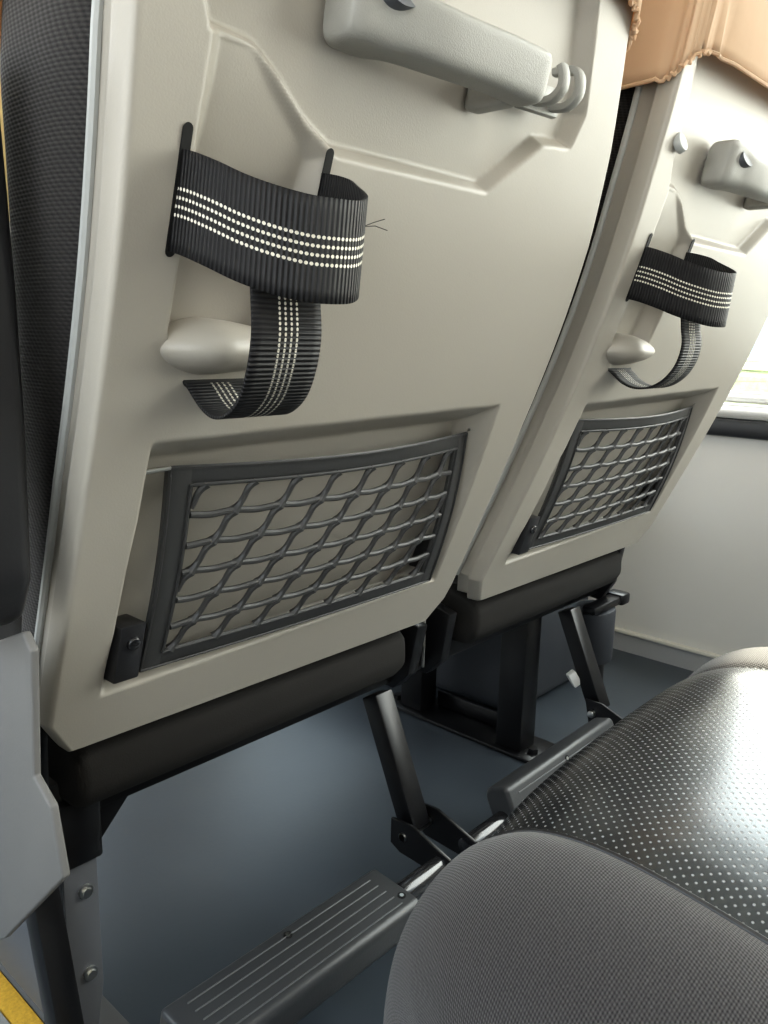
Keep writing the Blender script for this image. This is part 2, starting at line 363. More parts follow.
def make_shell(parent):
    nx, nz = 250, 420
    zz = np.linspace(ZB, ZT, nz); uu = np.linspace(0, 1, nx)
    l, r = face_l(zz), face_r(zz)
    X = l[:, None] + (r - l)[:, None] * uu[None, :]; Zc = np.repeat(zz[:, None], nx, 1)
    edge = np.minimum(X - l[:, None], r[:, None] - X)
    Yc = prof(Zc) + shell_depth(X, Zc)
    V = np.stack([X, Yc, Zc + H], -1).reshape(-1, 3).tolist()
    F = []
    for j in range(nz - 1):
        for i in range(nx - 1):
            a = j * nx + i; F.append((a, a + 1, a + nx + 1, a + nx))
    loop = [i for i in range(nx)] + [j * nx + nx - 1 for j in range(1, nz)] + [(nz - 1) * nx + i for i in range(nx - 2, -1, -1)] + [j * nx for j in range(nz - 2, 0, -1)]
    P = np.array([V[k] for k in loop]); n = len(loop)
    xz = P[:, [0, 2]]; t = np.roll(xz, -6, 0) - np.roll(xz, 6, 0); nr = np.stack([t[:, 1], -t[:, 0]], 1); nr /= np.linalg.norm(nr, axis=1)[:, None]
    prev = loop
    for o, dd in [(0.0009, 0.0002), (0.0018, 0.0009), (0.0026, 0.0022), (0.0031, 0.0042), (0.0034, 0.016), (0.0030, 0.0176), (0.0018, 0.0184), (-0.002, 0.0186), (-0.002, 0.034)]:
        base = len(V)
        for k in range(n): V.append([P[k, 0] + nr[k, 0] * o, P[k, 1] + dd, P[k, 2] + nr[k, 1] * o])
        cur = list(range(base, base + n))
        for k in range(n): F.append((prev[k], cur[k], cur[(k + 1) % n], prev[(k + 1) % n]))
        prev = cur
    F = [f[::-1] if False else f for f in F]
    o = mesh_obj('back_shell', V, F, M['shell'], parent)
    # pale trim line down each side, in front of the shell edge
    for side in (0, 1):
        bm = bmesh.new(); pts = []
        for zc in np.linspace(-0.245, 0.33, 60):
            x = (face_l(zc) + 0.0006) if side == 0 else (face_r(zc) - 0.0032)
            pts.append((float(x), float(prof(zc)) + 0.0350, Z(float(zc))))
        tube_mesh(bm, pts, 0.0026, 8)
        bm_obj('edge_trim', bm, M['shell_rim'], parent)
    return o

def surf(x, z, off=0.0):
    """point at a distance off behind (towards the rear row) the moulded shell's outer face"""
    return Vector((x, float(prof(z)) - off, Z(z)))

def make_back_cushion(parent):
    rows = np.linspace(-0.262, 0.41, 90); m = 96; V = []; UV = []
    for z in rows:
        xl = float(face_l(z)) + 0.0022; xr = float(face_r(z)) - 0.0022
        T = float(np.interp(z, [-0.27, -0.2, -0.1, 0.02, 0.12, 0.25, 0.38, 0.41], [0.035, 0.045, 0.065, 0.103, 0.130, 0.132, 0.11, 0.06]))
        bulge = 0.0048 * float(np.interp(z, [-0.1, 0.05, 0.3, 0.4], [0, 1, 1, 0])); cx, w = (xl + xr) / 2, (xr - xl) / 2; per = 0.0; last = None
        y0 = float(prof(z)) + 0.034
        for k in range(m):
            a = 2 * math.pi * k / m; c, s = math.cos(a), math.sin(a); e = 2 / 7.0
            px = cx + (w + bulge * max(0.0, 1 - (s + 0.0) ** 2) * (1 if s > -0.75 else 0.3)) * math.copysign(abs(c) ** e, c); py = y0 + T / 2 - 0.004 + T / 2 * math.copysign(abs(s) ** 0.55, s)
            if last: per += math.hypot(px - last[0], py - last[1])
            last = (px, py); V.append((px, py, Z(z))); UV.append((per, z * 1.05))
    F = []
    for j in range(len(rows) - 1):
        for k in range(m): F.append((j * m + k, j * m + (k + 1) % m, (j + 1) * m + (k + 1) % m, (j + 1) * m + k))
    F.append(tuple(range(m))[::-1]); F.append(tuple((len(rows) - 1) * m + k for k in range(m)))
    return mesh_obj('back_cushion', V, F, M['back_fabric'], parent, uvs=UV)

def strap(name, center, wdir, width, parent, thick=0.0016):
    """ribbon along the points center with per-point width directions"""
    n = len(center); cs = [Vector(c) for c in center]; V = []; UV = []; L = 0; mm = 9
    for i in range(n):
        if i: L += (cs[i] - cs[i - 1]).length
        for j in range(mm):
            v = j / (mm - 1); p = cs[i] + Vector(wdir[i]).normalized() * width * (v - 0.5)
            V.append(p); UV.append((L, v))
    F = [(i * mm + j, i * mm + j + 1, (i + 1) * mm + j + 1, (i + 1) * mm + j) for i in range(n - 1) for j in range(mm - 1)]
    o = mesh_obj(name, V, F, M['web'], parent, uvs=UV)
    s = o.modifiers.new('Solidify', 'SOLIDIFY'); s.thickness = thick; s.offset = 0
    return o

def capsule_plate(bm, p, q, r, depth, nrm, seg=10):
    p, q, nrm = Vector(p), Vector(q), Vector(nrm).normalized(); d = (q - p).normalized(); s = d.cross(nrm).normalized()
    ring = []
    for k in range(seg + 1): a = -math.pi / 2 + math.pi * k / seg; ring.append(q + (d * math.cos(a) + s * math.sin(a)) * r)
    for k in range(seg + 1): a = math.pi / 2 + math.pi * k / seg; ring.append(p + (d * math.cos(a) + s * math.sin(a)) * r)
    A = [bm.verts.new(v) for v in ring]; B = [bm.verts.new(v + nrm * depth) for v in ring]
    bm.faces.new(A); bm.faces.new(B[::-1]); n = len(A)
    for i in range(n): bm.faces.new((A[i], B[i], B[(i + 1) % n], A[(i + 1) % n]))

def make_straps(parent):
    nrm = (0, -0.95, 0.33)
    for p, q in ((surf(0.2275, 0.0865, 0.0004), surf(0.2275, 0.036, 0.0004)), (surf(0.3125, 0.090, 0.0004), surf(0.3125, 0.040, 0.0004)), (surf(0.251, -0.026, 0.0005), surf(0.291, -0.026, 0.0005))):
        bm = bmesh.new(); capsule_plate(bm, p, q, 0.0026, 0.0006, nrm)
        bm_obj('strap_slot_shade', bm, M['slot'], parent, smooth=False)  # dark plates on the uncut shell paint the shade inside the slots
    yl, yr = float(prof(0.056)), float(prof(0.058))
    P = [(0.2275, yl + 0.012, 0.0585), (0.2275, yl - 0.004, 0.0565), (0.2295, 0.314, 0.0505), (0.2345, 0.299, 0.0440), (0.2425, 0.286, 0.0390), (0.2535, 0.277, 0.0360),
         (0.2660, 0.2725, 0.0355), (0.2785, 0.2735, 0.0365), (0.2890, 0.2790, 0.0395), (0.2970, 0.2880, 0.0435), (0.3030, 0.2995, 0.0485), (0.3080, 0.3120, 0.0540), (0.3115, yr - 0.004, 0.0590), (0.3125, yr + 0.012, 0.060)]
    c = catmull(P, 110); W = []
    for i, p in enumerate(c):
        t = i / 109; W.append((0.0, -0.28 + 0.18 * math.sin(math.pi * t), 1.0))
    strap('upper_strap', [(p[0], p[1], Z(p[2])) for p in c], W, 0.0445, parent)
    yb = float(prof(-0.026))
    P = [(0.2600, 0.2990, 0.024), (0.2590, 0.2970, 0.012), (0.2565, 0.2940, -0.002), (0.2560, 0.2970, -0.017), (0.2585, 0.3065, -0.030), (0.2610, 0.320, -0.0385), (0.2660, 0.337, -0.0410), (0.2695, 0.352, -0.037), (0.271, yb, -0.0265), (0.271, yb + 0.012, -0.024)]
    c = catmull(P, 100)
    W = [(1, 0.04 * (1 - i / 99.0), 0) for i in range(100)]
    strap('lower_strap', [(p[0], p[1], Z(p[2])) for p in c], W, 0.0425, parent)
    # loose thread ends
    for dz, dx in ((0.004, 0.009), (-0.001, 0.011)):
        bm = bmesh.new(); tube_mesh(bm, [(0.300, 0.289, Z(0.051)), (0.300 + dx * 0.5, 0.286, Z(0.052 + dz * 0.3)), (0.300 + dx, 0.283, Z(0.051 + dz))], 0.00022, 5)
        bm_obj('frayed_thread', bm, M['net'], parent)

def make_knob(parent):
    """fish shaped moulded boss at the foot of the channel: round blunt left end, pointed right end"""
    n, m = 48, 28; V = []
    for i in range(n):
        t = i / (n - 1); x = 0.229 + 0.112 * t
        r = (min(1, math.sin(min(t / 0.30, 1) * math.pi / 2)) ** 0.62) * (1 - 0.93 * max(0, (t - 0.22) / 0.78) ** 1.7)
        r = max(r, 0.02); cz = -0.0085 - 0.001 * t
        for k in range(m):
            a = 2 * math.pi * k / m; s, c = math.sin(a), math.cos(a)
            V.append((x, float(prof(cz)) + 0.008 - 0.030 * r * c, Z(cz + (0.0165 if s > 0 else 0.0135) * r * math.copysign(abs(s) ** 1.05, s))))
    F = [(i * m + k, i * m + (k + 1) % m, (i + 1) * m + (k + 1) % m, (i + 1) * m + k) for i in range(n - 1) for k in range(m)]
    F.append(tuple(range(m))[::-1]); F.append(tuple((n - 1) * m + k for k in range(m)))
    mesh_obj('moulded_boss', V, F, M['shell'], parent)

def make_handle(parent):
    """grab handle: broad left mount with a dark disc painting the screw recess shade, arched bar, right foot"""
    n, m = 70, 32; V = []
    st = [ # x, centre z, half height, off (face distance), thickness
        (0.299, 0.1545, 0.010, 0.008, 0.014), (0.3005, 0.1545, 0.0158, 0.013, 0.020), (0.3060, 0.1545, 0.0182, 0.0165, 0.026), (0.3140, 0.1542, 0.0182, 0.0185, 0.028), (0.3230, 0.1525, 0.0172, 0.0208, 0.028),
        (0.336, 0.1490, 0.0140, 0.0255, 0.025), (0.360, 0.1462, 0.0132, 0.0310, 0.022), (0.400, 0.1455, 0.0132, 0.0345, 0.020), (0.425, 0.1447, 0.0134, 0.0360, 0.020), (0.4330, 0.1445, 0.0132, 0.0360, 0.019), (0.4362, 0.1445, 0.0120, 0.0350, 0.016), (0.4372, 0.1445, 0.009, 0.0330, 0.011)]
    S = catmull(np.array(st), n)
    for x, cz, hh, off, th in S:
        for k in range(m):
            a = 2 * math.pi * k / m; c, s = math.cos(a), math.sin(a); e = 0.42
            z = cz + hh * math.copysign(abs(s) ** e, s); yy = float(prof(z)) - off + th / 2 - th / 2 * math.copysign(abs(c) ** e, c)
            V.append((x, yy, Z(z)))
    F = [(i * m + k, i * m + (k + 1) % m, (i + 1) * m + (k + 1) % m, (i + 1) * m + k) for i in range(n - 1) for k in range(m)]
    F.append(tuple(range(m))[::-1]); F.append(tuple((n - 1) * m + k for k in range(m)))
    h = mesh_obj('grab_handle', V, F, M['handle'], parent)
    bm = bmesh.new()
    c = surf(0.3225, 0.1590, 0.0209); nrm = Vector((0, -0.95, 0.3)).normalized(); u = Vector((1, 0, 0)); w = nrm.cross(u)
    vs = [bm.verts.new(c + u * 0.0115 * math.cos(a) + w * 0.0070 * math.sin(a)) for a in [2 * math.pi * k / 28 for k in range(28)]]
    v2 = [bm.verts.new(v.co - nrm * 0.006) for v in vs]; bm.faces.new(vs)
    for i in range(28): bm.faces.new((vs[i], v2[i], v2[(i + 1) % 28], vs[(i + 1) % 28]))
    so = bm_obj('screw_recess_shade', bm, M['grey_metal'], h)  # flat grey disc on the handle face paints the recess shade
    bm = bmesh.new()   # right foot under the bar end
    prism(bm, [(float(prof(0.133)) + 0.010, Z(0.131)), (float(prof(0.133)) - 0.020, Z(0.131)), (float(prof(0.152)) - 0.022, Z(0.152)), (float(prof(0.152)) + 0.010, Z(0.152))], 0.418, 0.4345, 'x', 0.004, 3)
    bm_obj('handle_foot', bm, M['handle'], h)
    # bag hook: plate with two curved prongs
    hk = bmesh.new(); f = lambda x, z, o: surf(x + 0.008, z, o)
    bar(hk, f(0.446, 0.1470, 0.001), f(0.490, 0.1485, 0.001), 0.006, 0.018, 0.002)
    def band(pts, w, th):
        c = catmull(pts, 26); rings = []
        for i in range(len(c)):
            t = Vector((0, *(c[min(i + 1, len(c) - 1)] - c[max(i - 1, 0)])[1:])).normalized(); nn = Vector((0, -t.z, t.y)); x = Vector((1, 0, 0)); p = Vector(c[i]); rr = []
            for k in range(12):
                a = 2 * math.pi * k / 12; rr.append(hk.verts.new(p + x * w * math.copysign(abs(math.cos(a)) ** 0.5, math.cos(a)) + nn * th * math.copysign(abs(math.sin(a)) ** 0.6, math.sin(a))))
            rings.append(rr)
        for A, B in zip(rings[:-1], rings[1:]):
            for k in range(12): hk.faces.new((A[k], A[(k + 1) % 12], B[(k + 1) % 12], B[k]))
        hk.faces.new(rings[0]); hk.faces.new(rings[-1][::-1])
    J = [tuple(f(0.462, 0.1450, 0.000)), tuple(f(0.463, 0.1435, 0.009)), tuple(f(0.464, 0.1440, 0.016)), tuple(f(0.465, 0.1490, 0.0205)), tuple(f(0.466, 0.1560, 0.0195)), tuple(f(0.466, 0.1625, 0.016))]
    band(J, 0.0042, 0.0026)
    J = [tuple(f(0.481, 0.1450, 0.000)), tuple(f(0.482, 0.1435, 0.009)), tuple(f(0.483, 0.1440, 0.016)), tuple(f(0.484, 0.1490, 0.0205)), tuple(f(0.484, 0.1570, 0.0200)), tuple(f(0.484, 0.1630, 0.0160)), tuple(f(0.484, 0.1650, 0.009)), tuple(f(0.483, 0.1650, 0.000))]
    band(J, 0.0040, 0.0026)
    bm_obj('bag_hook', hk, M['handle'], parent)
    bm = bmesh.new(); c = surf(0.224, 0.156, -0.001); cyl(bm, c, c + Vector((0, -0.0065, 0.002)), 0.0085, 24, 0.0075, 0.002); bm_obj('screw_cap', bm, M['shell_rim'], parent)

# net geometry on its own slightly bowed surface; s in 0..1 across, t in 0..1 downwards
def net_pt(s, t, lift=0.0):
    xl = 0.264 + 0.006 * t; xr = 0.549 + 0.024 * t
    z = -0.076 - 0.144 * t
    off = -0.019 + 0.018 * t + (0.014 * (1 - t) ** 1.2 + 0.003) * math.sin(math.pi * s) + 0.004 * math.sin(math.pi * t)
    return surf(xl + (xr - xl) * s, z - 0.003 * math.sin(math.pi * s) * (1 - t), off + lift)
def make_net(parent):
    t0 = thing('net_pocket', None, None); t0.parent = parent
    def ribbon(bm, pts, wv, h=0.0022, lift=0.0):
        # closed rectangular section strip along pts, wv = width vector per point
        rings = []
        for p, w in zip(pts, wv):
            p = Vector(p); w = Vector(w); nn = Vector((0, -0.93, 0.36))
            rings.append([bm.verts.new(p - w + nn * (-h)), bm.verts.new(p - w + nn * (h * 0.4)), bm.verts.new(p - w * 0.7 + nn * h), bm.verts.new(p + w * 0.7 + nn * h), bm.verts.new(p + w + nn * (h * 0.4)), bm.verts.new(p + w - nn * h)])
        for a, b in zip(rings[:-1], rings[1:]):
            for k in range(6): bm.faces.new((a[k], a[(k + 1) % 6], b[(k + 1) % 6], b[k]))
        bm.faces.new(rings[0]); bm.faces.new(rings[-1][::-1])
    fr = bmesh.new(); fw = 0.0165
    S = np.linspace(0, 1, 40)
    us, ut = 0.28, 0.155
    ds = fw / us; dt = fw / ut * 0.80
    for t in (dt / 2, 1 - dt / 2):
        pts = [net_pt(s, t) for s in S]; w = [(net_pt(s, t + dt / 2) - net_pt(s, t - dt / 2)) / 2 for s in S]; ribbon(fr, pts, w)
    for s in (ds / 2, 1 - ds / 2):
        T = np.linspace(0.01, 0.99, 30)
        pts = [net_pt(s, t) for t in T]; w = [(net_pt(s + ds / 2, t) - net_pt(s - ds / 2, t)) / 2 for t in T]; ribbon(fr, pts, w, 0.0023)
    # raised piping lines on the border, inside and outside edge
    for e in (0.004, 0.050):
        loop = [net_pt(s, e * 1.7, 0.0022) for s in np.linspace(e, 1 - e, 50)] + [net_pt(1 - e, t, 0.0022) for t in np.linspace(e * 1.7, 1 - e * 1.7, 30)] + \
               [net_pt(s, 1 - e * 1.7, 0.0022) for s in np.linspace(1 - e, e, 50)] + [net_pt(e, t, 0.0022) for t in np.linspace(1 - e * 1.7, e * 1.7, 30)]
        cl = [loop[0]]
        for p in loop[1:]:
            if (p - cl[-1]).length > 1e-4: cl.append(p)
        tube_mesh(fr, cl[:-1], 0.0009, 6, True)
    bm_obj('net_frame', fr, M['net'], t0)
    ne = bmesh.new(); si0, si1 = ds, 1 - ds; ti0, ti1 = dt, 1 - dt; R = 6
    rt = [ti0 + (ti1 - ti0) * k / R for k in range(R + 1)]
    for k in range(0, R + 1):     # gently waving horizontal strands
        pts = []
        SS = np.linspace(si0, si1, 121)
        sp = 0.118; shift = -0.042 * k
        for s in SS:
            ph = ((s - shift - 0.03) / sp) % 1.0
            pts.append(net_pt(s, rt[k] + (0.0045 * math.cos(2 * math.pi * ph) if 0 < k < R else 0), 0.0004))
        tube_mesh(ne, pts, 0.0022 if 0 < k < R else 0.0015, 8)
    sp = 0.118; slope = -0.042
    for j in range(-1, 13):
        s_top = 0.03 + si0 + j * sp
        for k in range(R):
            a = s_top + slope * k; pts = []; rad = []
            for q in range(9):
                f = q / 8.0; s = a + slope * (f + 0.07 * math.sin(2 * math.pi * f)); t = rt[k] + (rt[k + 1] - rt[k]) * f
                if si0 - 0.004 <= s <= si1 + 0.004: pts.append(net_pt(s, t)); rad.append(0.0021 + 0.0017 * abs(2 * f - 1) ** 4)
            if len(pts) > 2: tube_mesh(ne, pts, rad, 7)
    bm_obj('elastic_net', ne, M['net'], t0)
    # black plastic anchor blocks in the lower corners
    for x0, x1, zt, zb in ((0.2475, 0.2655, -0.178, -0.219), (0.556, 0.568, -0.175, -0.205)):
        dy = 0.0 if x0 < 0.4 else 0.008; bm = bmesh.new(); ytop, ybot = float(prof(zt)), float(prof(zb))
        prism(bm, [(ytop - 0.001 + dy, Z(zt)), (ytop + 0.024, Z(zt)), (ybot + 0.020, Z(zb)), ((ytop + 0.012 if x0 < 0.4 else ybot - 0.001 + dy), Z(zb))], x0, x1, 'x', 0.0015, 2)
        bl = bm_obj('anchor_block', bm, M['black_plastic'], t0)
        bm = bmesh.new(); zc = zt - 0.013; c = surf((x0 + x1) / 2 + 0.001, zc, 0.0005 - dy); c.y = ytop - 0.001 + dy + (0.0043 if x0 < 0.4 else 0.004); dn = Vector((0, -0.95, -0.3))
        cyl(bm, c, c + dn * 0.0025, 0.0050, 18, 0.0042, 0.0006); box(bm, c + dn * 0.0025 - Vector((0.0024, 0.0003, 0.0005)), c + dn * 0.0028 + Vector((0.0024, 0.0003, 0.0005)))
        bm_obj('screw', bm, M['chrome_black'], bl)
    for p, q in ((surf(0.240, -0.077, -0.012), surf(0.265, -0.077, -0.017)), (surf(0.549, -0.074, -0.017), surf(0.557, -0.073, -0.016))):   # thin rod that holds the upper edge
        bm = bmesh.new(); tube_mesh(bm, [p, q], 0.0014, 8); bm_obj('hanging_rod', bm, M['steel'], t0)

def make_seat_pan(parent):
    bm = bmesh.new()
    prism(bm, [(0.498, Z(-0.290)), (0.497, Z(-0.318)), (0.512, Z(-0.336)), (0.91, Z(-0.345)), (0.965, Z(-0.30)), (0.965, Z(-0.20)), (0.93, Z(-0.165)), (0.62, Z(-0.185)), (0.575, Z(-0.225)), (0.545, Z(-0.272)), (0.512, Z(-0.280))], 0.246, 0.592, 'x', 0.012, 3)
    bm_obj('seat_cushion', bm, M['under_fabric'], parent)

def make_seat(label, group):
    t = thing('bus_seat', label, 'seat', (0, 0, 0), group)
    make_shell(t); make_back_cushion(t); make_straps(t); make_knob(t); make_handle(t); make_net(t); make_seat_pan(t)
    return t
seat1 = make_seat('grey moulded bus seat back nearest the aisle, large in the left half of the photo', 'front row seats')
PITCH = 0.46
seat2 = copy_tree(seat1); seat2.location.x = PITCH
seat2['label'] = 'grey moulded bus seat back beside the window, second in the row'
# the aisle seat alone carries a folded-up black armrest on its left side
bm = bmesh.new()
A = [(0.407, 0.120), (0.43, 0.132), (0.47, 0.10), (0.482, -0.05), (0.475, -0.12), (0.460, -0.150), (0.442, -0.160), (0.420, -0.152), (0.407, -0.128), (0.402, -0.05), (0.402, 0.02)]
prism(bm, [(y, Z(z)) for y, z in A], 0.135, 0.184, 'x', 0.008, 3)
ar = bm_obj('armrest', bm, M['black_plastic'], seat1)

# ------------------------------------------------------------------ headrest covers
def make_cover(dx, label, seed):
    rnd = random.Random(seed); m = 180; rows = 34; V = []
    ph = [rnd.uniform(0, 6.28) for _ in range(6)]
    for j in range(rows):
        f = j / (rows - 1)
        for k in range(m):
            a = 2 * math.pi * k / m; c, s = math.cos(a), math.sin(a)       # s<0 is the rear face
            hem = 0.197 + (0.024 * max(0, 1 - abs(c) ** 2.2) if s < 0 else -0.08 * abs(s) ** 0.9)
            top = 0.445
            z = hem + (top - hem) * (f ** 0.92)
            zc = min(z, 0.40)
            xl = float(face_l(zc)) - 0.0095; xr = float(face_r(zc)) + 0.0095; cx, w = (xl + xr) / 2, (xr - xl) / 2
            y0 = float(prof(z)) - 0.006; y1 = y0 + 0.150
            close = 1.0 if f < 0.82 else math.sqrt(max(0.0, 1 - ((f - 0.82) / 0.18) ** 2)) * 0.98 + 0.02
            e = 0.13; px = cx + w * close * math.copysign(abs(c) ** e, c); py = (y0 + y1) / 2 + (y1 - y0) / 2 * close * math.copysign(abs(s) ** (0.13 if s < 0 else 0.35), s)
            g = math.exp(-f * 9)                                              # gathered hem
            rip = (0.35 + 0.65 * max(0.0, -s)) * 0.0018 * g * math.sin(k * 2 * math.pi / m * 66 + ph[0]) + 0.0035 * math.exp(-f * 2.2) * math.sin(k * 2 * math.pi / m * 23 + ph[1] + 2 * f) + 0.002 * math.sin(a * 9 + f * 5 + ph[2])
            nl = math.hypot(c, s); nxx = (c ** 3); nyy = (s ** 3)
            if f > 0.82: rip *= 0.3
            if s > -0.5: rip *= 0.4
            V.append((px + dx + nxx * rip, py + (nyy * (abs(rip) + 0.0) if s < 0 else nyy * rip), Z(z + 0.0015 * g * math.sin(k * 1.7 + ph[3]))))
    F = [(j * m + k, j * m + (k + 1) % m, (j + 1) * m + (k + 1) % m, (j + 1) * m + k) for j in range(rows - 1) for k in range(m)]
    F.append(tuple((rows - 1) * m + k for k in range(m)))
    o = mesh_obj('headrest_cover', V, F, M['cover'])
    s = o.modifiers.new('Solidify', 'SOLIDIFY'); s.thickness = 0.001
    bm = bmesh.new()                                                          # elastic hem rolled at the lower edge
    tube_mesh(bm, [Vector(V[k]) for k in range(m)], 0.0016, 6, True)
    bm_obj('elastic_hem', bm, M['cover'], o)
    return tag(o, label, 'seat cover', 'headrest covers')
make_cover(0, 'tan gathered cloth cover over the top of the aisle seat, cut by the top edge', 3)
make_cover(PITCH, 'tan gathered cloth cover over the top of the window seat, at the upper right corner', 11)

# ------------------------------------------------------------------ seat frame
fr = thing('seat_frame', 'black steel under-seat frame carrying both front seats, bolted to the floor', 'seat frame', (0, 0, 0))
def fpart(name, build, mat, parent=None):
    bm = bmesh.new(); build(bm); return bm_obj(name, bm, mat, parent or fr)
fpart('cross_beam', lambda b: box(b, (0.236, 0.532, Z(-0.3545)), (1.085, 0.572, Z(-0.320)), 0.003), M['black_metal'])
fpart('cross_beam', lambda b: box(b, (0.236, 0.82, Z(-0.3545)), (1.085, 0.86, Z(-0.320)), 0.003), M['black_metal'])
for y in (0.562, 0.742): fpart('post', lambda b: box(b, (0.915, y, 0.006), (0.953, y + 0.042, Z(-0.355)), 0.003), M['black_metal'])
rail = fpart('floor_rail', lambda b: (box(b, (0.905, 0.535, 0.0), (0.975, 0.815, 0.006), 0.0015), box(b, (0.955, 0.606, 0.0065), (0.960, 0.7415, 0.030), 0.001)), M['black_metal'])
for y in (0.55, 0.80): fpart('bolt', lambda b: cyl(b, (0.93, y, 0.006), (0.93, y, 0.013), 0.0075, 6), M['black_metal'], rail)
# gusset between the two seat pans
fpart('hinge_plate', lambda b: prism(b, [(0.498, Z(-0.285)), (0.56, Z(-0.27)), (0.60, Z(-0.36)), (0.53, Z(-0.36)), (0.51, Z(-0.34))], 0.606, 0.622, 'x', 0.002), M['black_metal'])
fpart('hinge_plate', lambda b: prism(b, [(0.500, Z(-0.285)), (0.56, Z(-0.27)), (0.60, Z(-0.36)), (0.53, Z(-0.36)), (0.51, Z(-0.34))], 0.660, 0.674, 'x', 0.002), M['black_metal'])
fpart('cable', lambda b: tube_mesh(b, [(0.632, 0.512, Z(-0.272)), (0.630, 0.510, Z(-0.30)), (0.626, 0.507, Z(-0.335))], 0.0018, 8), M['steel'])
# left pedestal: black end block, gusset, bolted grey plate, slanting leg
fpart('end_block', lambda b: box(b, (0.240, 0.524, Z(-0.388)), (0.274, 0.580, Z(-0.335)), 0.003), M['black_metal'])
fpart('recliner_plate', lambda b: prism(b, [(0.510, Z(-0.25)), (0.55, Z(-0.24)), (0.59, Z(-0.34)), (0.55, Z(-0.36)), (0.515, Z(-0.32))], 0.2215, 0.232, 'x', 0.002), M['black_metal'])
fpart('gusset', lambda b: prism(b, [(0.2745, Z(-0.338)), (0.318, Z(-0.338)), (0.2745, Z(-0.385))], 0.535, 0.541, 'y', 0.0008), M['black_metal'])
pl = fpart('pedestal_plate', lambda b: (prism(b, [(0.2435, Z(-0.390)), (0.2705, Z(-0.387)), (0.2705, Z(-0.50)), (0.264, Z(-0.540)), (0.252, Z(-0.545)), (0.2435, Z(-0.515))], 0.529, 0.533, 'y', 0.001),
        box(b, (0.2435, 0.5335, Z(-0.545)), (0.2475, 0.70, Z(-0.40)), 0.001)), M['grey_metal'])
for z in (-0.413, -0.484):
    fpart('bolt', lambda b: (cyl(b, (0.2595, 0.529, Z(z)), (0.2595, 0.5265, Z(z)), 0.0055, 20), cyl(b, (0.2595, 0.5268, Z(z)), (0.2595, 0.525, Z(z)), 0.0035, 6)), M['steel'], pl)
fpart('leg', lambda b: bar(b, (0.2265, 0.548, Z(-0.325)), (0.2265, 0.486, 0.004), 0.020, 0.022, 0.002), M['black_metal'])
# outer end: bracket by the window and its boot
fpart('wall_bracket', lambda b: (prism(b, [(0.500, Z(-0.262)), (0.545, Z(-0.25)), (0.575, Z(-0.36)), (0.530, Z(-0.365)), (0.512, Z(-0.335))], 1.052, 1.066, 'x', 0.002),
      box(b, (1.00, 0.508, Z(-0.372)), (1.092, 0.530, Z(-0.360)), 0.004), box(b, (1.075, 0.505, Z(-0.374)), (1.100, 0.534, Z(-0.357)), 0.004)), M['black_metal'])
fpart('outer_leg', lambda b: bar(b, (1.050, 0.523, Z(-0.455)), (1.050, 0.520, 0.002), 0.018, 0.012, 0.003), M['black_metal'])
fpart('rubber_boot', lambda b: cyl(b, (1.052, 0.532, Z(-0.455)), (1.045, 0.535, Z(-0.374)), 0.026, 28, 0.032, 0.004), M['boot'])
fpart('cover_bracket', lambda b: box(b, (0.1805, 0.545, Z(-0.36)), (0.2395, 0.575, Z(-0.335)), 0.002), M['black_metal'])
XS = (0.562, 0.932)
def make_strut(x):
    s = fpart('brace', lambda b: bar(b, (x, 0.512, Z(-0.345)), (x, 0.457, Z(-0.468)), 0.021, 0.024, 0.002, (1, 0, 0)), M['black_metal'])
    return s
for x in XS: make_strut(x)

